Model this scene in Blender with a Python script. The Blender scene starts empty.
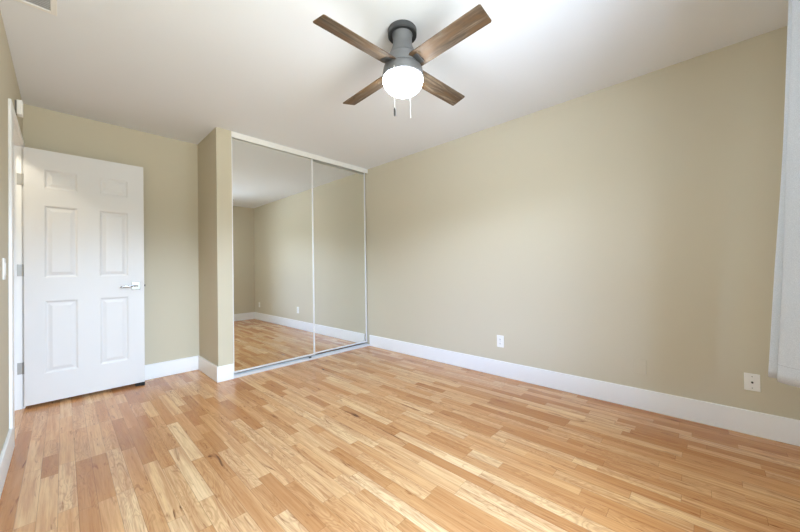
import bpy, bmesh, math, random
from mathutils import Vector, Matrix

sc = bpy.context.scene
COL = sc.collection
PI = math.pi

# ------------------------------------------------------------------ room dimensions (metres)
XL, XR = -0.2214, 2.923          # left / right wall faces
YF, YB = -0.44, 3.991            # window wall / nook back wall faces
YM = 3.3745                      # front of closet
XC, XK = 1.017, 1.152           # closet end wall faces
H = 2.44
BB = 0.149                       # baseboard height
T = 0.124                        # wall thickness
DY0, DY1, DZ = 3.09, 3.885, 2.060   # doorway clear opening
WX0, WX1, WZ0, WZ1 = 0.14, 1.25, 0.66, 2.22   # window opening
HX = -1.32                       # far wall of the hall

# ------------------------------------------------------------------ camera
f_px, yaw, pitch, roll = 320.846, 0.81012, 0.009147, -0.014605
cam_d = bpy.data.cameras.new('camera'); cam = bpy.data.objects.new('camera', cam_d); COL.objects.link(cam)
fw = Vector((math.sin(yaw), math.cos(yaw), 0)); rt = Vector((math.cos(yaw), -math.sin(yaw), 0)); up = Vector((0, 0, 1))
fw2 = fw*math.cos(pitch) + up*math.sin(pitch); up2 = up*math.cos(pitch) - fw*math.sin(pitch)
rt3 = rt*math.cos(roll) + up2*math.sin(roll); up3 = up2*math.cos(roll) - rt*math.sin(roll)
M3 = Matrix((rt3, up3, -fw2)).transposed()
cam.matrix_world = Matrix.Translation((0, 0, 1.05227)) @ M3.to_4x4()
cam_d.sensor_width = 36; cam_d.lens = f_px*36/800; cam_d.clip_start = 0.02
sc.camera = cam

# ------------------------------------------------------------------ sky, lights, exposure
SKY = 160.0
w = bpy.data.worlds.new('sky'); sc.world = w; w.use_nodes = True
# brightness and colour of the outdoors by height (sine of elevation, colour): straight out of the window, and off to its left
STOPS = [(-0.25, (0.104, 0.109, 0.101)), (0.02, (0.012, 0.016, 0.012)), (0.1, (0.02, 0.026, 0.022)), (0.2, (0.368, 0.461, 0.581)), (0.35, (0.012, 0.025, 0.022)), (0.6, (0.125, 0.208, 0.316))]
SIDE = [(-0.25, (0.147, 0.170, 0.195)), (0.02, (0.012, 0.016, 0.012)), (0.1, (0.02, 0.026, 0.022)), (0.2, (0.56, 0.69, 0.93)), (0.35, (0.000, 0.047, 0.172)), (0.6, (0.100, 0.120, 0.110))]
nt = w.node_tree; nt.nodes.clear(); wn_ = nt.nodes.new; wl = nt.links.new
tc = wn_('ShaderNodeTexCoord'); sx = wn_('ShaderNodeSeparateXYZ'); bg = wn_('ShaderNodeBackground'); wo = wn_('ShaderNodeOutputWorld')
wl(tc.outputs['Generated'], sx.inputs[0])
mp = wn_('ShaderNodeMapRange'); mp.inputs[1].default_value = -1; mp.inputs[2].default_value = 1; wl(sx.outputs['Z'], mp.inputs[0])
def sky_ramp(stops):
    rp = wn_('ShaderNodeValToRGB'); e = rp.color_ramp.elements
    for i, (z, c) in enumerate(stops):
        k = e[0] if i == 0 else (e[1] if i == 1 else e.new((z+1)/2))
        k.position = (z+1)/2; k.color = tuple(c)+(1,)
    wl(mp.outputs[0], rp.inputs[0]); return rp.outputs[0]
ng = []
for ax in ('X', 'Y'):
    m_ = wn_('ShaderNodeMath'); m_.operation = 'MULTIPLY'; m_.inputs[1].default_value = -1; wl(sx.outputs[ax], m_.inputs[0]); ng.append(m_.outputs[0])
az = wn_('ShaderNodeMath'); az.operation = 'ARCTAN2'; wl(ng[0], az.inputs[0]); wl(ng[1], az.inputs[1])
am = wn_('ShaderNodeMapRange'); am.interpolation_type = 'SMOOTHSTEP'; am.inputs[1].default_value = math.radians(18); am.inputs[2].default_value = math.radians(48); wl(az.outputs[0], am.inputs[0])
mx_ = wn_('ShaderNodeMix'); mx_.data_type = 'RGBA'; wl(am.outputs[0], mx_.inputs[0]); wl(sky_ramp(STOPS), mx_.inputs[6]); wl(sky_ramp(SIDE), mx_.inputs[7])
wl(mx_.outputs[2], bg.inputs[0]); bg.inputs[1].default_value = SKY; wl(bg.outputs[0], wo.inputs[0])

def area(name, loc, direction, sx_, sy_, energy, color, portal=False):
    l = bpy.data.lights.new(name, 'AREA'); l.shape = 'RECTANGLE'; l.size = sx_; l.size_y = sy_
    l.energy = energy; l.color = color
    o = bpy.data.objects.new(name, l); COL.objects.link(o); o.location = loc
    o.rotation_euler = Vector(direction).to_track_quat('-Z', 'Y').to_euler()
    if portal: l.cycles.is_portal = True
    return o
area('window_daylight_portal', ((WX0+WX1)/2, YF-T-0.01, (WZ0+WZ1)/2), (0, 1, 0), WX1-WX0, WZ1-WZ0, 1, (1, 1, 1), portal=True)

hl = bpy.data.lights.new('hall_ceiling_lamp', 'POINT'); hl.energy = 26.0; hl.color = (1.000, 0.904, 0.712); hl.shadow_soft_size = 0.07
ho = bpy.data.objects.new('hall_ceiling_lamp', hl); COL.objects.link(ho); ho.location = (-0.70, 3.44, 2.34)

GLOBE = 82.8                      # the fan's lit globe
sc.view_settings.view_transform = 'Standard'; sc.view_settings.look = 'None'
sc.view_settings.gamma = 1.0; sc.view_settings.use_curve_mapping = False
sc.view_settings.exposure = -0.05
sc.cycles.max_bounces = 10; sc.cycles.diffuse_bounces = 7; sc.cycles.glossy_bounces = 5
sc.cycles.sample_clamp_indirect = 6
sc.cycles.use_denoising = True

# ------------------------------------------------------------------ helpers
def lin(c):
    c = c/255.0
    return c/12.92 if c <= 0.04045 else ((c+0.055)/1.055)**2.4
def rgb(r, g, b): return (lin(r), lin(g), lin(b), 1)

def mat(name, color, rough=0.5, metal=0.0, spec=0.5, bump=0.0, bscale=200.0, vary=0.0, vscale=20.0):
    m = bpy.data.materials.new(name); m.use_nodes = True
    n = m.node_tree; b = n.nodes['Principled BSDF']
    b.inputs['Base Color'].default_value = color; b.inputs['Roughness'].default_value = rough
    b.inputs['Metallic'].default_value = metal; b.inputs['Specular IOR Level'].default_value = spec
    tcn = n.nodes.new('ShaderNodeTexCoord')
    if bump:
        no = n.nodes.new('ShaderNodeTexNoise'); no.inputs['Scale'].default_value = bscale; no.inputs['Detail'].default_value = 3
        bp = n.nodes.new('ShaderNodeBump'); bp.inputs['Strength'].default_value = bump; bp.inputs['Distance'].default_value = 0.002
        n.links.new(tcn.outputs['Object'], no.inputs['Vector']); n.links.new(no.outputs[0], bp.inputs['Height']); n.links.new(bp.outputs[0], b.inputs['Normal'])
    if vary:
        no = n.nodes.new('ShaderNodeTexNoise'); no.inputs['Scale'].default_value = vscale; no.inputs['Detail'].default_value = 4
        n.links.new(tcn.outputs['Object'], no.inputs['Vector'])
        mx = n.nodes.new('ShaderNodeMix'); mx.data_type = 'RGBA'
        mx.inputs[6].default_value = tuple(x*(1-vary) for x in color[:3])+(1,)
        mx.inputs[7].default_value = tuple(min(1, x*(1+vary)) for x in color[:3])+(1,)
        n.links.new(no.outputs[0], mx.inputs[0]); n.links.new(mx.outputs[2], b.inputs['Base Color'])
    return m

M = {}
M['wall'] = mat('beige_wall_paint', rgb(201, 193, 173), 0.62, spec=0.3, bump=0.12, bscale=160)
M['ceil'] = mat('white_ceiling_paint', rgb(231, 235, 242), 0.8, spec=0.2, bump=0.15, bscale=120)
M['trim'] = mat('white_trim_paint', rgb(240, 241, 243), 0.4, spec=0.4, bump=0.02, bscale=60)
M['door'] = mat('white_door_paint', rgb(222, 222, 224), 0.42, spec=0.4, bump=0.03, bscale=90)
M['chrome'] = mat('polished_chrome', rgb(168, 169, 173), 0.16, metal=1.0, bump=0.01, bscale=40)
M['nickel'] = mat('satin_nickel', rgb(174, 173, 171), 0.42, metal=0.5, bump=0.02, bscale=300)
M['alu'] = mat('brushed_aluminium', rgb(236, 238, 242), 0.3, metal=0.35, bump=0.02, bscale=300)
M['whitemetal'] = mat('white_painted_metal', rgb(236, 236, 235), 0.4, bump=0.01, bscale=80)
M['mirror'] = mat('mirror_silver', (0.87, 0.885, 0.86, 1), 0.0, metal=1.0)
M['black'] = mat('black_rubber', rgb(22, 22, 23), 0.7, bump=0.05, bscale=200)
M['plastic'] = mat('white_plastic', rgb(238, 238, 236), 0.35, bump=0.01, bscale=100)
M['slot'] = mat('dark_socket_slot', rgb(50, 48, 46), 0.6, bump=0.02)
M['almond'] = mat('grey_plastic', rgb(110, 108, 105), 0.6, bump=0.05, bscale=200)
M['fan_dark'] = mat('dark_grey_fan_metal', rgb(74, 75, 77), 0.45, metal=0.25, bump=0.02, bscale=200)
M['fan'] = mat('matte_silver_fan_metal', rgb(116, 117, 120), 0.48, metal=0.25, bump=0.02, bscale=200)
M['groove'] = mat('dark_groove', rgb(48, 49, 51), 0.6, bump=0.02)
M['cord'] = mat('white_cord', rgb(240, 240, 238), 0.5, bump=0.05, bscale=400)
M['grille'] = mat('grey_grille_paint', rgb(204, 206, 210), 0.6, bump=0.05, bscale=150)
M['duct'] = mat('dusty_duct_metal', rgb(182, 184, 188), 0.8, bump=0.05, bscale=150)
M['concrete'] = mat('grey_outdoor_ground', rgb(120, 120, 108), 0.9, bump=0.2, bscale=12, vary=0.2, vscale=3)

def emission(name, color, strength):
    m = bpy.data.materials.new(name); m.use_nodes = True
    n = m.node_tree; b = n.nodes['Principled BSDF']
    b.inputs['Base Color'].default_value = (0.9, 0.88, 0.84, 1); b.inputs['Roughness'].default_value = 0.35
    b.inputs['Emission Color'].default_value = color; b.inputs['Emission Strength'].default_value = strength
    return m
M['globe'] = emission('lit_frosted_glass', (0.844, 0.938, 1.000, 1), GLOBE)

def glass_mat():
    m = bpy.data.materials.new('window_glass'); m.use_nodes = True; n = m.node_tree; n.nodes.clear()
    t = n.nodes.new('ShaderNodeBsdfTransparent'); g = n.nodes.new('ShaderNodeBsdfGlossy'); g.inputs['Roughness'].default_value = 0.0
    fr = n.nodes.new('ShaderNodeFresnel'); fr.inputs[0].default_value = 1.35
    mx = n.nodes.new('ShaderNodeMixShader'); o = n.nodes.new('ShaderNodeOutputMaterial')
    ge = n.nodes.new('ShaderNodeNewGeometry'); inv = n.nodes.new('ShaderNodeMath'); inv.operation = 'SUBTRACT'; inv.inputs[0].default_value = 1.0
    mu = n.nodes.new('ShaderNodeMath'); mu.operation = 'MULTIPLY'      # reflect at the outer side of each face only
    n.links.new(ge.outputs['Backfacing'], inv.inputs[1]); n.links.new(inv.outputs[0], mu.inputs[0]); n.links.new(fr.outputs[0], mu.inputs[1])
    n.links.new(mu.outputs[0], mx.inputs[0]); n.links.new(t.outputs[0], mx.inputs[1]); n.links.new(g.outputs[0], mx.inputs[2]); n.links.new(mx.outputs[0], o.inputs[0])
    return m
M['glass'] = glass_mat()

class NB:
    """small node-building helper"""
    def __init__(s, m): s.n = m.node_tree
    def node(s, t, **k):
        x = s.n.nodes.new(t)
        for a, v in k.items(): setattr(x, a, v)
        return x
    def link(s, a, b): s.n.links.new(a, b)
    def put(s, sock, v):
        if hasattr(v, 'is_output') or isinstance(v, bpy.types.NodeSocket): s.link(v, sock)
        else: sock.default_value = v
    def math(s, op, a, b=0.0, c=0.0):
        x = s.node('ShaderNodeMath', operation=op)
        s.put(x.inputs[0], a); s.put(x.inputs[1], b); s.put(x.inputs[2], c)
        return x.outputs[0]
    def xyz(s, a, b, c):
        x = s.node('ShaderNodeCombineXYZ'); s.put(x.inputs[0], a); s.put(x.inputs[1], b); s.put(x.inputs[2], c); return x.outputs[0]
    def white(s, v):
        x = s.node('ShaderNodeTexWhiteNoise', noise_dimensions='3D'); s.link(v, x.inputs['Vector']); return x.outputs['Value']
    def noise(s, v, scale, detail=4, rough=0.55, dist=0.0):
        x = s.node('ShaderNodeTexNoise'); s.link(v, x.inputs['Vector']); x.inputs['Scale'].default_value = scale
        x.inputs['Detail'].default_value = detail; x.inputs['Roughness'].default_value = rough; x.inputs['Distortion'].default_value = dist
        return x.outputs[0]
    def ramp(s, v, stops, interp='LINEAR'):
        x = s.node('ShaderNodeValToRGB'); s.link(v, x.inputs[0]); e = x.color_ramp.elements; x.color_ramp.interpolation = interp
        e[0].position, e[0].color = stops[0]; e[1].position, e[1].color = stops[-1]
        for p, c in stops[1:-1]: k = e.new(p); k.color = c
        return x.outputs[0]
    def mix(s, fac, a, b, mode='MIX'):
        x = s.node('ShaderNodeMix', data_type='RGBA', blend_type=mode)
        s.put(x.inputs[0], fac); s.put(x.inputs[6], a); s.put(x.inputs[7], b); return x.outputs[2]

def floor_mat():
    def wood(r, g, b): return (lin(r)*0.93, lin(g)*0.81, lin(b)*0.68, 1)
    m = bpy.data.materials.new('strip_laminate_floor'); m.use_nodes = True; B = NB(m)
    b = m.node_tree.nodes['Principled BSDF']
    t = B.node('ShaderNodeTexCoord'); s = B.node('ShaderNodeSeparateXYZ'); B.link(t.outputs['Object'], s.inputs[0])
    W = 0.0635
    u = B.math('DIVIDE', B.math('ADD', s.outputs['X'], 0.02), W)
    row = B.math('FLOOR', u); fu = B.math('FRACT', u)
    r1 = B.white(B.xyz(row, 3.7, 0.0)); r2 = B.white(B.xyz(row, 9.1, 5.0))
    L = B.math('MULTIPLY_ADD', r2, 0.18, 0.44)
    v = B.math('ADD', B.math('DIVIDE', s.outputs['Y'], L), B.math('MULTIPLY', r1, 37.0))
    pl = B.math('FLOOR', v); fv = B.math('FRACT', v)
    # each pair of slots sometimes splits at a different place: uneven strip lengths
    r3 = B.white(B.xyz(row, pl, 2.0))
    cut = B.math('MULTIPLY_ADD', r3, 0.5, 0.35)
    half = B.math('GREATER_THAN', fv, cut)
    has = B.math('GREATER_THAN', B.white(B.xyz(row, pl, 8.0)), 0.72)
    sub = B.math('MULTIPLY', half, has)
    idv = B.xyz(row, pl, sub)
    tone = B.white(idv); tone2 = B.white(B.xyz(B.math('ADD', row, 71.0), pl, sub))
    base = B.ramp(tone, [(0.0, wood(190, 140, 95)), (0.2, wood(208, 161, 114)), (0.45, wood(223, 182, 137)), (0.75, wood(233, 199, 158)), (1.0, wood(243, 217, 181))])
    off = B.math('MULTIPLY', tone2, 63.0)
    gx = B.math('ADD', s.outputs['X'], off)
    Y = s.outputs['Y']
    def grain(fx, fy, det, ro, di, add=0.0):
        return B.noise(B.xyz(B.math('MULTIPLY', gx, fx), B.math('MULTIPLY', Y, fy), B.math('ADD', off, add)), 1.0, det, ro, di)
    g1 = grain(170.0, 7.0, 5, 0.65, 0.3)           # fine straight grain
    gb = grain(38.0, 1.6, 3, 0.55, 0.5, 3.0)       # long soft bands inside a strip
    g2 = grain(15.0, 2.4, 2, 0.5, 0.7, 7.0)        # cathedral figure
    rings = B.math('ABSOLUTE', B.math('SINE', B.math('MULTIPLY', g2, 46.0)))
    g3 = grain(24.0, 3.4, 3, 0.6, 1.3, 11.0)       # dark heart streaks and knots
    def mask(v, lo, hi): return B.ramp(v, [(0.0, (0, 0, 0, 1)), (lo, (0, 0, 0, 1)), (hi, (1, 1, 1, 1)), (1.0, (1, 1, 1, 1))])
    c = B.mix(B.math('MULTIPLY', mask(gb, 0.40, 0.66), 0.52), base, wood(176, 118, 72))
    c = B.mix(B.math('MULTIPLY', mask(g1, 0.42, 0.70), 0.36), c, wood(152, 96, 56))
    figured = B.math('GREATER_THAN', B.white(B.xyz(row, pl, 21.0)), 0.55)
    c = B.mix(B.math('MULTIPLY', B.math('MULTIPLY', B.math('POWER', rings, 4.0), figured), 0.30), c, wood(150, 98, 60))
    c = B.mix(B.math('MULTIPLY', mask(g3, 0.60, 0.70), 0.62), c, wood(134, 80, 46))
    c = B.mix(B.math('MULTIPLY', mask(g3, 0.70, 0.755), 0.75), c, wood(84, 52, 32))
    # joints
    e1 = B.math('LESS_THAN', fu, 0.028); e2 = B.math('LESS_THAN', B.math('MULTIPLY', fv, L), 0.0016)
    c = B.mix(B.math('MULTIPLY', B.math('MAXIMUM', e1, e2), 0.5), c, wood(110, 70, 42))
    B.link(c, b.inputs['Base Color'])
    b.inputs['Roughness'].default_value = 0.25
    b.inputs['Specular IOR Level'].default_value = 0.5
    return m
M['floor'] = floor_mat()

def blade_mat():
    m = bpy.data.materials.new('weathered_barnwood'); m.use_nodes = True; B = NB(m); b = m.node_tree.nodes['Principled BSDF']
    t = B.node('ShaderNodeTexCoord'); oi = B.node('ShaderNodeObjectInfo'); s = B.node('ShaderNodeSeparateXYZ'); B.link(t.outputs['Object'], s.inputs[0])
    r = B.math('MULTIPLY', oi.outputs['Random'], 40.0)
    v = B.xyz(B.math('MULTIPLY', s.outputs['X'], 5.0), B.math('MULTIPLY', s.outputs['Y'], 60.0), r)
    g = B.noise(v, 1.0, 6, 0.65, 0.4)
    g2 = B.noise(B.xyz(B.math('MULTIPLY', s.outputs['X'], 4.0), B.math('MULTIPLY', s.outputs['Y'], 14.0), r), 1.0, 4, 0.55, 0.6)
    c = B.ramp(g, [(0.25, rgb(40, 31, 25)), (0.5, rgb(88, 74, 61)), (0.75, rgb(140, 125, 107))])
    c = B.mix(B.ramp(g2, [(0.42, (0, 0, 0, 1)), (0.62, (1, 1, 1, 1))]), c, rgb(98, 74, 50))
    k = B.noise(B.xyz(B.math('MULTIPLY', s.outputs['X'], 9.0), B.math('MULTIPLY', s.outputs['Y'], 22.0), B.math('ADD', r, 4.0)), 1.0, 2, 0.5, 0.5)
    c = B.mix(B.ramp(k, [(0.70, (0, 0, 0, 1)), (0.76, (1, 1, 1, 1))]), c, rgb(52, 38, 30))
    B.link(c, b.inputs['Base Color']); b.inputs['Roughness'].default_value = 0.6; b.inputs['Specular IOR Level'].default_value = 0.3
    return m
M['blade'] = blade_mat()

def fabric_mat():
    m = bpy.data.materials.new('grey_linen_curtain'); m.use_nodes = True; B = NB(m); b = m.node_tree.nodes['Principled BSDF']
    t = B.node('ShaderNodeTexCoord')
    n1 = B.noise(t.outputs['Object'], 420.0, 3, 0.6); n2 = B.noise(t.outputs['Object'], 60.0, 4, 0.6)
    c = B.ramp(n1, [(0.3, rgb(208, 213, 220)), (0.7, rgb(238, 242, 248))])
    c = B.mix(B.math('MULTIPLY', n2, 0.3), c, rgb(200, 205, 213))
    B.link(c, b.inputs['Base Color']); b.inputs['Roughness'].default_value = 0.9; b.inputs['Specular IOR Level'].default_value = 0.1
    b.inputs['Sheen Weight'].default_value = 0.2
    bp = B.node('ShaderNodeBump'); bp.inputs['Strength'].default_value = 0.4; bp.inputs['Distance'].default_value = 0.001
    B.link(n1, bp.inputs['Height']); B.link(bp.outputs[0], b.inputs['Normal'])
    tr = B.node('ShaderNodeBsdfTranslucent'); B.link(c, tr.inputs['Color'])
    ms = B.node('ShaderNodeMixShader'); ms.inputs[0].default_value = 0.32
    B.link(b.outputs[0], ms.inputs[1]); B.link(tr.outputs[0], ms.inputs[2]); B.link(ms.outputs[0], m.node_tree.nodes['Material Output'].inputs[0])
    return m
M['fabric'] = fabric_mat()

# ---- mesh helpers
def box(bm, x0, x1, y0, y1, z0, z1):
    vs = [bm.verts.new(p) for p in ((x0,y0,z0),(x1,y0,z0),(x1,y1,z0),(x0,y1,z0),(x0,y0,z1),(x1,y0,z1),(x1,y1,z1),(x0,y1,z1))]
    for f in ((0,3,2,1),(4,5,6,7),(0,1,5,4),(1,2,6,5),(2,3,7,6),(3,0,4,7)): bm.faces.new([vs[i] for i in f])
    return vs
def lathe(bm, prof, cx=0, cy=0, n=64, cap0=True, cap1=True):
    rings = []
    for r, z in prof:
        if r < 1e-6: rings.append([bm.verts.new((cx, cy, z))])
        else: rings.append([bm.verts.new((cx+r*math.cos(2*PI*i/n), cy+r*math.sin(2*PI*i/n), z)) for i in range(n)])
    for a, b in zip(rings, rings[1:]):
        for i in range(n):
            j = (i+1) % n
            q = [a[i] if len(a) > 1 else a[0], a[j] if len(a) > 1 else a[0], b[j] if len(b) > 1 else b[0], b[i] if len(b) > 1 else b[0]]
            u = []
            for v in q:
                if v not in u: u.append(v)
            if len(u) > 2: bm.faces.new(u)
    if cap0 and len(rings[0]) > 1: bm.faces.new(rings[0])
    if cap1 and len(rings[-1]) > 1: bm.faces.new(rings[-1])
def tube(bm, pts, r, n=12):
    rings = []
    pts = [Vector(p) for p in pts]
    for i, p in enumerate(pts):
        d = (pts[min(i+1, len(pts)-1)] - pts[max(i-1, 0)]).normalized()
        a = d.orthogonal().normalized() if i == 0 else (rings_a - d*rings_a.dot(d)).normalized()
        rings_a = a; b = d.cross(a)
        rings.append([bm.verts.new(p + r*(a*math.cos(2*PI*k/n) + b*math.sin(2*PI*k/n))) for k in range(n)])
    for A, Bq in zip(rings, rings[1:]):
        for k in range(n): bm.faces.new((A[k], A[(k+1) % n], Bq[(k+1) % n], Bq[k]))
    bm.faces.new(rings[0]); bm.faces.new(rings[-1])
def obj(name, bm, m, parent=None, bevel=0.0, smooth=False, seg=2, loc=None):
    bmesh.ops.recalc_face_normals(bm, faces=bm.faces)
    me = bpy.data.meshes.new(name); bm.to_mesh(me); bm.free(); me.materials.append(m)
    if smooth:
        for p in me.polygons: p.use_smooth = True
        me.set_sharp_from_angle(angle=math.radians(35))
    o = bpy.data.objects.new(name, me); COL.objects.link(o)
    if parent: o.parent = parent
    if loc: o.location = loc
    if bevel:
        md = o.modifiers.new('bevel', 'BEVEL'); md.width = bevel; md.segments = seg; md.limit_method = 'ANGLE'; md.harden_normals = False
    return o
def tag(o, label, cat, group=None, kind=None):
    o['label'] = label; o['category'] = cat
    if group: o['group'] = group
    if kind: o['kind'] = kind
    return o
def thing(name, label, cat, loc=(0, 0, 0), rotz=0, group=None, kind=None):
    o = bpy.data.objects.new(name, None); COL.objects.link(o); o.empty_display_size = 0.05
    o.location = loc; o.rotation_euler = (0, 0, rotz)
    return tag(o, label, cat, group, kind)
def struct(name, boxes, m, label, cat, bevel=0.0):
    bm = bmesh.new()
    for b in boxes: box(bm, *b)
    return tag(obj(name, bm, m, bevel=bevel), label, cat, kind='structure')

# ------------------------------------------------------------------ the room shell
YH0, YH1 = 1.6, 5.2      # extent of the hall along the left wall
struct('floor', [(HX-T, XR+T, YF-T, YH1+T, -0.08, 0.0)], M['floor'], 'honey-coloured strip wood laminate floor running towards the mirrored closet', 'floor')
struct('ceiling', [(HX-T, XR+T, YF-T, YH1+T, H, H+0.1)], M['ceil'], 'flat white painted ceiling above the whole room', 'ceiling')
struct('wall_right', [(XR, XR+T, YF-T, YB+T, 0, H)], M['wall'], 'long beige wall with outlets on the right of the room', 'wall')
struct('wall_back', [(XL-T, XR, YB, YB+T, 0, H)], M['wall'], 'beige wall behind the open white door', 'wall')
struct('wall_closet', [(XC, XK, YM, YB, 0, H)], M['wall'], 'narrow beige closet end wall left of the mirrored doors', 'wall')
struct('wall_left', [(XL-T, XL, YF-T, DY0-0.018, 0, H), (XL-T, XL, DY1+0.018, YB, 0, H), (XL-T, XL, DY0-0.018, DY1+0.018, DZ+0.018, H)],
       M['wall'], 'beige wall with the doorway at the far left', 'wall')
struct('wall_front', [(XL, WX0, YF-T, YF, 0, H), (WX1, XR, YF-T, YF, 0, H), (WX0, WX1, YF-T, YF, 0, WZ0), (WX0, WX1, YF-T, YF, WZ1, H)],
       M['wall'], 'beige window wall seen at the back of the closet mirror', 'wall')
struct('wall_hall', [(HX-T, HX, YH0-T, YH1+T, 0, H), (HX, XL-T, YH0-T, YH0, 0, H), (HX, XL-T, YH1, YH1+T, 0, H), (XL-T-0.1, XL-T, YB+T, YH1, 0, H)],
       M['wall'], 'beige walls of the hall outside the doorway', 'wall')

def baseboard(name, runs, label):
    """runs: (x0,x1,y0,y1, side) boxes with an eased top edge"""
    bm = bmesh.new()
    for r in runs: box(bm, r[0], r[1], r[2], r[3], 0, BB)
    return tag(obj(name, bm, M['trim'], bevel=0.004), label, 'baseboard', kind='structure')
tb = 0.015
def bb(name, b, label): return baseboard(name, [b], label)
bb('baseboard_right', (XR-tb, XR, YF, YM-0.004), 'tall white baseboard along the long right wall')
bb('baseboard_back', (XL, XC, YB-tb, YB), 'white baseboard under the beige wall behind the open door')
baseboard('baseboard_closet', [(XC-tb, XC, YM, YB-tb), (XC-tb, XK, YM-tb, YM)], 'white baseboard wrapping the closet end wall')
bb('baseboard_left', (XL, XL+tb, YF, DY0-0.118), 'white baseboard on the left wall before the doorway')
bb('baseboard_front', (XL+tb, XR-tb, YF, YF+tb), 'white baseboard under the window wall, seen in the mirror')

# door lining and casing
struct('trim_1', [(XL-T, XL, DY0-0.018, DY0, 0, DZ+0.018), (XL-T, XL, DY1, DY1+0.018, 0, DZ+0.018), (XL-T, XL, DY0, DY1, DZ, DZ+0.018),
                  (XL-0.075, XL-0.04, DY0, DY0+0.011, 0, DZ), (XL-0.075, XL-0.04, DY1-0.011, DY1, 0, DZ), (XL-0.075, XL-0.04, DY0+0.011, DY1-0.011, DZ-0.011, DZ)],
       M['trim'], 'white door jamb with three hinge leaves at the far left', 'door frame', bevel=0.001)
cw, ch, ct = 0.112, 0.036, 0.014
ya, yb0 = DY0-0.005-cw, DY1+0.005+0.062
def casing(x0, x1): return [(x0, x1, ya, DY0-0.005, 0, DZ+0.002), (x0, x1, DY1+0.005, yb0, 0, DZ+0.002), (x0, x1, ya, yb0, DZ+0.002, DZ+0.002+ch)]
struct('trim_2', casing(XL, XL+ct)+casing(XL-T-ct, XL-T), M['trim'], 'white door casing around the doorway on the left wall', 'door casing', bevel=0.003)

# window in the wall behind the camera: the room's daylight
wn = thing('window_1', 'white framed window in the wall beside the grey curtain', 'window', ((WX0+WX1)/2, YF, WZ0), kind='structure')
def rel(bm, o):
    bmesh.ops.translate(bm, verts=bm.verts, vec=-Vector(o.location)); return bm
bm = bmesh.new(); fy0, fy1 = YF-0.085, YF-0.035; fwid = 0.045
box(bm, WX0, WX0+fwid, fy0, fy1, WZ0, WZ1); box(bm, WX1-fwid, WX1, fy0, fy1, WZ0, WZ1)
box(bm, WX0+fwid, WX1-fwid, fy0, fy1, WZ0, WZ0+fwid); box(bm, WX0+fwid, WX1-fwid, fy0, fy1, WZ1-fwid, WZ1)
xm = (WX0+WX1)/2; box(bm, xm-0.02, xm+0.02, fy0, fy1, WZ0+fwid, WZ1-fwid)
obj('window_frame', rel(bm, wn), M['trim'], wn, bevel=0.003)
for a, b in ((WX0+fwid, xm-0.02), (xm+0.02, WX1-fwid)):
    bm = bmesh.new(); box(bm, a, b, YF-0.062, YF-0.058, WZ0+fwid, WZ1-fwid); obj('window_pane', rel(bm, wn), M['glass'], wn)
bm = bmesh.new(); box(bm, WX0-0.03, WX1+0.03, YF, YF+0.03, WZ0-0.025, WZ0-0.001); obj('window_sill', rel(bm, wn), M['trim'], wn, bevel=0.003)

# ------------------------------------------------------------------ white six-panel door
DX0, DX1, DYF, DTH, DB, DT = -0.210, 0.529, 3.846, 0.035, 0.026, 2.052
door = thing('door_1', 'white six-panel door standing open on the left', 'door', (DX0, DYF+DTH/2, 0), kind='structure')
def door_leaf():
    bm = bmesh.new()
    wd = DX1-DX0
    xs = [0, 0.108, 0.298, 0.428, 0.624, wd]
    xs = [0, 0.105, 0.300, 0.430, 0.628, wd]
    zs = [DB, 0.252, 0.838, 1.022, 1.606, 1.742, 1.900, DT]
    for side in (0, 1):
        y = -DTH/2 if side == 0 else DTH/2
        s = 1 if side == 0 else -1      # inward direction
        cache = {}
        def V(x, z, d=0.0):
            k = (round(x, 5), round(z, 5), round(d, 5))
            if k not in cache: cache[k] = bm.verts.new((x, y+s*d, z))
            return cache[k]
        for i in range(5):
            for j in range(7):
                x0, x1, z0, z1 = xs[i], xs[i+1], zs[j], zs[j+1]
                if i in (1, 3) and j in (1, 3, 5):
                    loops = [(0, 0), (0.006, 0.0015), (0.014, 0.0075), (0.020, 0.0085), (0.026, 0.0078), (0.044, 0.0025), (0.048, 0.002)]
                    prev = None
                    for ins, d in loops:
                        L = [V(x0+ins, z0+ins, d), V(x1-ins, z0+ins, d), V(x1-ins, z1-ins, d), V(x0+ins, z1-ins, d)]
                        if prev:
                            for k in range(4): bm.faces.new((prev[k], prev[(k+1) % 4], L[(k+1) % 4], L[k]))
                        prev = L
                    bm.faces.new(prev)
                else:
                    bm.faces.new((V(x0, z0), V(x1, z0), V(x1, z1), V(x0, z1)))
    a, b = -DTH/2, DTH/2
    for q in (((0,a,DB),(0,b,DB),(0,b,DT),(0,a,DT)), ((wd,a,DB),(wd,b,DB),(wd,b,DT),(wd,a,DT)), ((0,a,DB),(wd,a,DB),(wd,b,DB),(0,b,DB)), ((0,a,DT),(wd,a,DT),(wd,b,DT),(0,b,DT))):
        bm.faces.new([bm.verts.new(p) for p in q])
    bmesh.ops.remove_doubles(bm, verts=bm.verts, dist=1e-5)
    return bm
obj('door_leaf', door_leaf(), M['door'], door)
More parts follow.
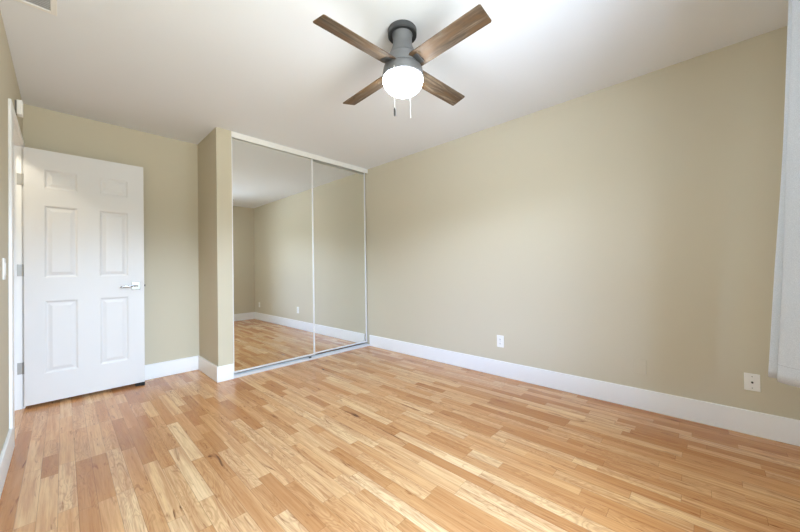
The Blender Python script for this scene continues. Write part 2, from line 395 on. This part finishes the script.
# lever sets on both faces: square rose, hub, lever
lx, lz = 0.677, 0.932
for s, nm in ((-1, 'lever_handle'), (1, 'lever_handle')):
    y0 = s*DTH/2
    bm = bmesh.new(); ya, yb_ = sorted((y0, y0+s*0.008)); box(bm, lx-0.031, lx+0.031, ya, yb_, lz-0.036, lz+0.036)
    rose = obj('door_rose', bm, M['chrome'], door, bevel=0.002); rose['label'] = 'polished chrome square rose'
    bm = bmesh.new(); tube(bm, [(lx, y0+s*0.008, lz), (lx, y0+s*0.040, lz)], 0.012, 24)
    tube(bm, [(lx+0.012, y0+s*0.044, lz), (lx-0.02, y0+s*0.046, lz), (lx-0.07, y0+s*0.047, lz-0.003), (lx-0.112, y0+s*0.043, lz-0.005)], 0.0075, 16)
    h = obj(nm, bm, M['chrome'], door, smooth=True); h['label'] = 'polished chrome lever'
    if s == -1:
        bm = bmesh.new(); tube(bm, [(lx+0.012, y0+s*0.0525, lz), (lx+0.0005, y0+s*0.0535, lz)], 0.002, 8)
        bm.free()
bm = bmesh.new(); wd = DX1-DX0; box(bm, wd-0.001, wd+0.0015, -0.012, 0.012, lz-0.028, lz+0.028)
obj('latch_plate', bm, M['nickel'], door)
bm = bmesh.new(); box(bm, wd+0.0015, wd+0.011, -0.006, 0.006, lz-0.009, lz+0.009)
obj('latch_bolt', bm, M['fan_dark'], door, bevel=0.002)
for z in (1.800, 1.085, 0.318):
    hb = bmesh.new()      # leaf let into the jamb, knuckle and leaf on the door edge
    jx0, jx1 = XL-0.026-DX0, XL-DX0+0.002
    jy = DY1-(DYF+DTH/2)
    box(hb, jx0, jx1, jy-0.0025, jy+0.0002, z-0.045, z+0.045)
    hinge = obj('hinge', hb, M['nickel'], door, bevel=0.0008); hinge['label'] = 'satin nickel hinge'
    kb = bmesh.new(); tube(kb, [(jx1+0.003, jy-0.004, z-0.046), (jx1+0.003, jy-0.004, z+0.046)], 0.0055, 16)
    obj('hinge_knuckle', kb, M['nickel'], hinge, smooth=True)

# black stop under the free corner of the door
ds = thing('door_stop', 'small black door wedge under the free corner of the white door', 'door stop', (0.494, 3.862, 0))
bm = bmesh.new(); vs = box(bm, -0.034, 0.034, -0.030, 0.030, 0.0, 0.026)
for v in (vs[4], vs[7]): v.co.z = 0.010
obj('wedge', bm, M['black'], ds, bevel=0.003)
bm = bmesh.new(); box(bm, 0.0, 0.030, -0.046, -0.030, 0.0, 0.018)
obj('heel', bm, M['black'], ds, bevel=0.003)

# ------------------------------------------------------------------ mirrored closet doors
def mirror_door(label, x0, x1, y, z0, z1, sl, sr):
    d = thing('mirrored_closet_door', label, 'mirror door', ((x0+x1)/2, y, z0), group=None)
    def part(n, a, b, c, e_, g, h, m, bev=0.002):
        bm = bmesh.new(); box(bm, a, b, c, e_, g, h); return obj(n, rel(bm, d), m, d, bevel=bev)
    part('mirror_panel', x0+sl*0.6, x1-sr*0.6, y+0.006, y+0.011, z0+0.010, z1-0.012, M['mirror'], 0)
    part('stile', x0, x0+sl, y, y+0.022, z0, z1, M['alu']); part('stile', x1-sr, x1, y, y+0.022, z0, z1, M['alu'])
    part('bottom_rail', x0+sl, x1-sr, y+0.001, y+0.021, z0, z0+0.018, M['alu']); part('top_rail', x0+sl, x1-sr, y+0.001, y+0.021, z1-0.02, z1, M['alu'])
    return d
y1, y2 = YM+0.014, YM+0.044
mirror_door('left sliding mirror door in front, reflecting the window wall corner', XK+0.004, 2.072, y1, 0.044, 2.425, 0.010, 0.017)
mirror_door('right sliding mirror door behind, next to the long beige wall', 2.030, XR-0.012, y2, 0.044, 2.425, 0.017, 0.018)
tk = thing('sliding_door_top_track', 'white metal fascia track at the ceiling above the mirror doors', 'track', ((XK+XR)/2, YM, H))
bm = bmesh.new(); box(bm, XK, XR, YM-0.004, YM+0.006, H-0.058, H); obj('fascia', rel(bm, tk), M['whitemetal'], tk, bevel=0.003)
bm = bmesh.new(); box(bm, XK, XR, YM+0.006, YM+0.076, H-0.010, H); obj('track_channel', rel(bm, tk), M['alu'], tk)
tk = thing('sliding_door_bottom_track', 'silver metal floor track under the mirror doors', 'track', ((XK+XR)/2, YM, 0))
bm = bmesh.new(); box(bm, XK, XR-tb*0, YM-0.004, YM+0.078, 0, 0.006); obj('track_bed', rel(bm, tk), M['grille'], tk)
for y in (YM-0.004, YM+0.037, YM+0.072):
    bm = bmesh.new(); box(bm, XK, XR, y, y+0.006, 0.006, 0.022); obj('track_rib', rel(bm, tk), M['alu'], tk, bevel=0.0015)
bm = bmesh.new(); box(bm, 1.985, 2.015, YM+0.003, YM+0.012, 0.006, 0.036); obj('floor_guide', rel(bm, tk), M['black'], tk, bevel=0.002)

# ------------------------------------------------------------------ ceiling fan
FX, FY = 1.364, 1.253
fan = thing('ceiling_fan', 'grey ceiling fan with four barnwood blades and a lit globe', 'ceiling fan', (FX, FY, H))
def fl(name, prof, m, **k):
    bm = bmesh.new(); lathe(bm, [(r, z-H) for r, z in prof], **k); return obj(name, bm, m, fan, smooth=True)
fl('canopy', [(0.080, H), (0.0835, H-0.005), (0.0835, H-0.030), (0.03, H-0.030)], M['fan_dark'])
fl('trim_ring', [(0.066, H-0.028), (0.0825, H-0.028), (0.0825, H-0.038), (0.078, H-0.038), (0.076, H-0.033), (0.066, H-0.033)], M['groove'])
fl('neck', [(0.062, 2.4120), (0.058, 2.4000), (0.0555, 2.3830), (0.055, 2.3580), (0.059, 2.3380), (0.067, 2.3160), (0.076, 2.2980), (0.081, 2.2880), (0.082, 2.2850), (0.05, 2.2850)], M['fan'])
fl('trim_ring', [(0.05, 2.2870), (0.0795, 2.2870), (0.0795, 2.2790), (0.05, 2.2790)], M['groove'])
fl('motor_housing', [(0.05, 2.2810), (0.085, 2.2810), (0.088, 2.2770), (0.096, 2.2530), (0.106, 2.2260), (0.1105, 2.2140), (0.110, 2.2110), (0.06, 2.2110)], M['fan'])
fl('trim_ring', [(0.05, 2.2120), (0.1075, 2.2120), (0.1075, 2.2050), (0.05, 2.2050)], M['groove'])
fl('light_kit_housing', [(0.05, 2.207), (0.111, 2.207), (0.1135, 2.204), (0.1165, 2.186), (0.1185, 2.166), (0.1185, 2.156), (0.114, 2.152), (0.05, 2.152)], M['fan'])
g = fl('globe', [(0.11, 2.154), (0.114, 2.15), (0.1155, 2.146), (0.1144, 2.134), (0.111, 2.1223), (0.1055, 2.111), (0.0979, 2.1004), (0.0885, 2.0907), (0.0773, 2.0821), (0.0646, 2.0747), (0.0506, 2.0687), (0.0357, 2.0642), (0.0201, 2.0613), (0.0081, 2.0602), (0.0, 2.06)], M['globe'], cap0=False)
g['label'] = 'glowing white glass globe'
BR, BW, BP, BA, BZ = 0.548, 0.107, -0.237, -0.048, 2.214
R0 = 0.094
for k in range(4):
    bm = bmesh.new(); th = 0.006
    # plank with slightly eased corners
    hw = BW/2; c = 0.006
    out = [(R0, -hw+0.006), (R0+0.012, -hw), (BR-c, -hw), (BR, -hw+c), (BR, hw-c), (BR-c, hw), (R0+0.012, hw), (R0, hw-0.006)]
    lo = [bm.verts.new((x, y, -th/2)) for x, y in out]; hi = [bm.verts.new((x, y, th/2)) for x, y in out]
    bm.faces.new(lo[::-1]); bm.faces.new(hi)
    for i in range(8): bm.faces.new((lo[i], lo[(i+1) % 8], hi[(i+1) % 8], hi[i]))
    b = obj('blade', bm, M['blade'], fan, bevel=0.0015); b['label'] = 'brown weathered wood blade'
    b.location = (0, 0, BZ-H+0.003)
    b.rotation_euler = (Matrix.Rotation(BA+k*PI/2, 3, 'Z') @ Matrix.Rotation(BP, 3, 'X')).to_euler()
    ib = bmesh.new()
    pts = [(0.075, -0.016), (0.098, -0.020), (0.112, -0.030), (0.136, -0.032), (0.144, -0.026), (0.144, 0.026), (0.136, 0.032), (0.112, 0.030), (0.098, 0.020), (0.075, 0.016)]
    lo = [ib.verts.new((x, y, -0.0066)) for x, y in pts]; hi = [ib.verts.new((x, y, -0.0032)) for x, y in pts]
    ib.faces.new(lo[::-1]); ib.faces.new(hi)
    for i in range(len(pts)): ib.faces.new((lo[i], lo[(i+1) % len(pts)], hi[(i+1) % len(pts)], hi[i]))
    for sx_, sy_ in ((0.116, 0.022), (0.116, -0.022), (0.138, 0.0)):
        tube(ib, [(sx_, sy_, -0.0062), (sx_, sy_, -0.0088)], 0.0045, 12)
    ir = obj('blade_bracket', ib, M['fan_dark'], b); ir['label'] = 'dark grey metal blade bracket'
# two pull chains
def chain(px, py, z0, z1, fob):
    bm = bmesh.new()
    tube(bm, [(px, py, z0-H), (px, py, z1-H)], 0.0016, 8)
    c = obj('pull_chain', bm, M['cord'], fan, smooth=True); c['label'] = 'thin white pull chain'
    if fob:
        bm = bmesh.new(); lathe(bm, [(0.0, z1-H+0.002), (0.003, z1-H), (0.0055, z1-H-0.008), (0.0055, z1-H-0.040), (0.003, z1-H-0.046), (0.0, z1-H-0.047)], px, py, 16)
        f = obj('chain_fob', bm, M['fan_dark'], c, smooth=True); f['label'] = 'grey pull fob'
    else:
        bm = bmesh.new(); lathe(bm, [(0.0, z1-H+0.002), (0.0022, z1-H), (0.0026, z1-H-0.006), (0.0, z1-H-0.009)], px, py, 12)
        obj('chain_fob', bm, M['cord'], c, smooth=True)
chain(1.2515-FX, 1.2135-FY, 2.165, 1.932, True)
chain(1.316-FX, 1.156-FY, 2.160, 1.885, False)

# ------------------------------------------------------------------ wall plates
def plate(label, name, cat, y, z, m, hh=0.0575, hw=0.035):
    t = thing(name, label, cat, (XR, y, z))
    bm = bmesh.new(); box(bm, -0.006, 0, -hw, hw, -hh, hh); obj('cover_plate', bm, m, t, bevel=0.003, seg=3)
    return t
o = plate('white duplex outlet low on the long right wall, nearest the closet', 'wall_outlet', 'outlet', 1.452, 0.337, M['plastic'])
for dz in (0.0195, -0.0195):
    bm = bmesh.new(); box(bm, -0.0085, -0.006, -0.0165, 0.0165, dz-0.014, dz+0.014)
    rc = obj('receptacle', bm, M['plastic'], o, bevel=0.002)
    bm = bmesh.new()
    for dy in (-0.0065, 0.0065): box(bm, -0.0089, -0.0084, dy-0.0012, dy+0.0012, dz-0.003, dz+0.006)
    tube(bm, [(-0.0084, 0, dz-0.008), (-0.0089, 0, dz-0.008)], 0.0022, 10)
    obj('socket_slots', bm, M['slot'], rc)
bm = bmesh.new(); tube(bm, [(-0.0058, 0, 0), (-0.0072, 0, 0)], 0.003, 12); obj('screw', bm, M['nickel'], o)
o = plate('blank wall plate painted beige like the long right wall', 'blank_wall_plate', 'wall plate', 0.358, 0.309, M['wall'], 0.056, 0.036)
for dz in (0.021, -0.021):
    bm = bmesh.new(); tube(bm, [(-0.0058, 0, dz), (-0.0070, 0, dz)], 0.003, 12); obj('screw', bm, M['wall'], o)
o = plate('white cable plate with one dark jack, below the grey curtain', 'cable_wall_plate', 'wall plate', -0.196, 0.324, M['plastic'], 0.053, 0.034)
for dz in (0.035, -0.035):
    bm = bmesh.new(); tube(bm, [(-0.0058, 0, dz), (-0.0074, 0, dz)], 0.0032, 12); s_ = obj('screw', bm, M['nickel'], o); s_['label'] = 'metal screw'
bm = bmesh.new(); tube(bm, [(-0.0058, 0, 0), (-0.0150, 0, 0)], 0.0052, 16); s_ = obj('coax_jack', bm, M['slot'], o); s_['label'] = 'dark threaded jack'

sw = thing('light_switch', 'white light switch on the left wall before the doorway', 'light switch', (XL, 2.735, 1.083))
bm = bmesh.new(); box(bm, 0, 0.006, -0.036, 0.036, -0.058, 0.058); obj('cover_plate', bm, M['plastic'], sw, bevel=0.003, seg=3)
bm = bmesh.new(); box(bm, 0.006, 0.009, -0.0165, 0.0165, -0.033, 0.033); obj('rocker', bm, M['plastic'], sw, bevel=0.0015)

se = thing('wall_sensor', 'small white sensor box high on the wall beside the door casing', 'sensor', (XL, 3.385, 2.19))
bm = bmesh.new(); box(bm, 0, 0.009, -0.026, 0.026, -0.044, 0.044); obj('bracket', bm, M['almond'], se, bevel=0.002)
bm = bmesh.new(); box(bm, 0.009, 0.036, -0.030, 0.030, -0.050, 0.050); obj('housing', bm, M['plastic'], se, bevel=0.004, seg=3)

# ------------------------------------------------------------------ ceiling vent
VX0, VX1, VY0, VY1 = -0.205, -0.016, 2.13, 2.497
vt = thing('ceiling_vent', 'white framed grey ceiling vent at the upper left', 'vent', ((VX0+VX1)/2, (VY0+VY1)/2, H))
bm = bmesh.new(); fwv = 0.024
box(bm, VX0, VX0+fwv, VY0, VY1, H-0.007, H); box(bm, VX1-fwv, VX1, VY0, VY1, H-0.007, H)
box(bm, VX0+fwv, VX1-fwv, VY0, VY0+fwv, H-0.007, H); box(bm, VX0+fwv, VX1-fwv, VY1-fwv, VY1, H-0.007, H)
obj('frame', rel(bm, vt), M['whitemetal'], vt, bevel=0.002)
bm = bmesh.new(); box(bm, VX0+fwv, VX1-fwv, VY0+fwv, VY1-fwv, H-0.0012, H); obj('backing', rel(bm, vt), M['duct'], vt)
bm = bmesh.new(); n = 20
for i in range(n):
    y = VY0+fwv+(i+0.5)*(VY1-VY0-2*fwv)/n
    vs = box(bm, VX0+fwv, VX1-fwv, y-0.005, y+0.005, H-0.0042, H-0.0030)
    for v in (vs[0], vs[1], vs[4], vs[5]): v.co.z -= 0.002
obj('louvre', rel(bm, vt), M['grille'], vt)

# ------------------------------------------------------------------ curtain beside the window
def curtain():
    cu = thing('curtain', 'grey linen curtain hanging at the right edge beside the window', 'curtain', (1.87, -0.28, 0.5865))
    ZT, ZB, ZTOP, F = 2.144, 0.5865, 2.335, 0.851
    # control points of the fold line (x, y at the top, y at the hem), free edge first
    cp = [(2.352, -0.318, -0.226), (2.356, -0.309, -0.213), (2.349, -0.306, -0.211), (2.340, -0.320, -0.234), (2.334, -0.345, -0.285), (2.324, -0.350, -0.292),
          (2.312, -0.322, -0.245), (2.300, -0.3105, -0.2345), (2.284, -0.310, -0.234), (2.262, -0.320, -0.248), (2.235, -0.338, -0.278), (2.205, -0.352, -0.312), (2.175, -0.352, -0.322),
          (2.145, -0.340, -0.312), (2.115, -0.334, -0.306), (2.085, -0.342, -0.318), (2.055, -0.355, -0.325), (2.025, -0.350, -0.320), (1.995, -0.335, -0.310), (1.97, -0.330, -0.306)]
    x_, k_ = 1.945, 0                  # unseen rest of the panel, added to shade the right wall: even folds
    while x_ > 1.38:
        cp.append((x_, -0.352 if k_ % 2 == 0 else -0.322, -0.345 if k_ % 2 == 0 else -0.306)); x_ -= 0.03; k_ += 1
    def catmull(P, t):
        n = len(P)-1; i = min(int(t*n), n-1); u = t*n-i
        p0, p1, p2, p3 = P[max(i-1, 0)], P[i], P[i+1], P[min(i+2, n)]
        return tuple(0.5*((2*b)+(-a+c)*u+(2*a-5*b+4*c-d)*u*u+(-a+3*b-3*c+d)*u**3) for a, b, c, d in zip(p0, p1, p2, p3))
    NU, NV = 300, 50
    def surf(u, t):
        x, yt, yb_ = catmull(cp, u)
        tt = max(t, 0.0); k = tt**1.25*0.985+0.015*math.sin(tt*PI)
        y = yt+(yb_-yt)*k + 0.004*math.sin(tt*9+u*21)*tt*(1-tt)*2
        return Vector((x*F, y*F, ZT+(ZB-ZT)*t))
    def sheet(t0, t1, nv, push):
        bm = bmesh.new(); rows = []
        for j in range(nv+1):
            t = t0+(t1-t0)*j/nv; r = []
            for i in range(NU+1):
                u = i/NU; p = surf(u, t)
                d = surf(min(u+0.004, 1), t)-surf(max(u-0.004, 0), t); nrm = Vector((d.y, -d.x, 0)).normalized()
                r.append(bm.verts.new(p+nrm*push))
            rows.append(r)
        for a, b in zip(rows, rows[1:]):
            for i in range(NU): bm.faces.new((a[i], a[i+1], b[i+1], b[i]))
        return bm
    o = obj('drape', rel(sheet((ZTOP-ZT)/(ZB-ZT), 1.0, NV, 0), cu), M['fabric'], cu, smooth=True)
    md = o.modifiers.new('solid', 'SOLIDIFY'); md.thickness = 0.0018; md.offset = 0
    st = bmesh.new(); tube(st, [surf(i/NU, 0.957)+Vector((0, 0.0009, 0)) for i in range(NU+1)], 0.0006, 6)
    obj('hem_stitch', rel(st, cu), M['stitch'], cu, smooth=True)
    return cu
M['stitch'] = mat('grey_thread', rgb(168, 172, 178), 0.9, bump=0.1, bscale=300)
curtain()
rd = thing('curtain_rod', 'slim metal rod carrying the grey curtain above the window', 'curtain rod', (1.10, -0.285, 2.345))
bm = bmesh.new(); tube(bm, [(-1.02, 0, 0), (0.95, 0, 0)], 0.009, 16); obj('rod', bm, M['nickel'], rd, smooth=True)
for x in (-0.96, 0.92):
    bm = bmesh.new(); box(bm, x-0.008, x+0.008, YF+0.285, -0.006, -0.006, 0.006); obj('rod_bracket', bm, M['nickel'], rd, bevel=0.001)
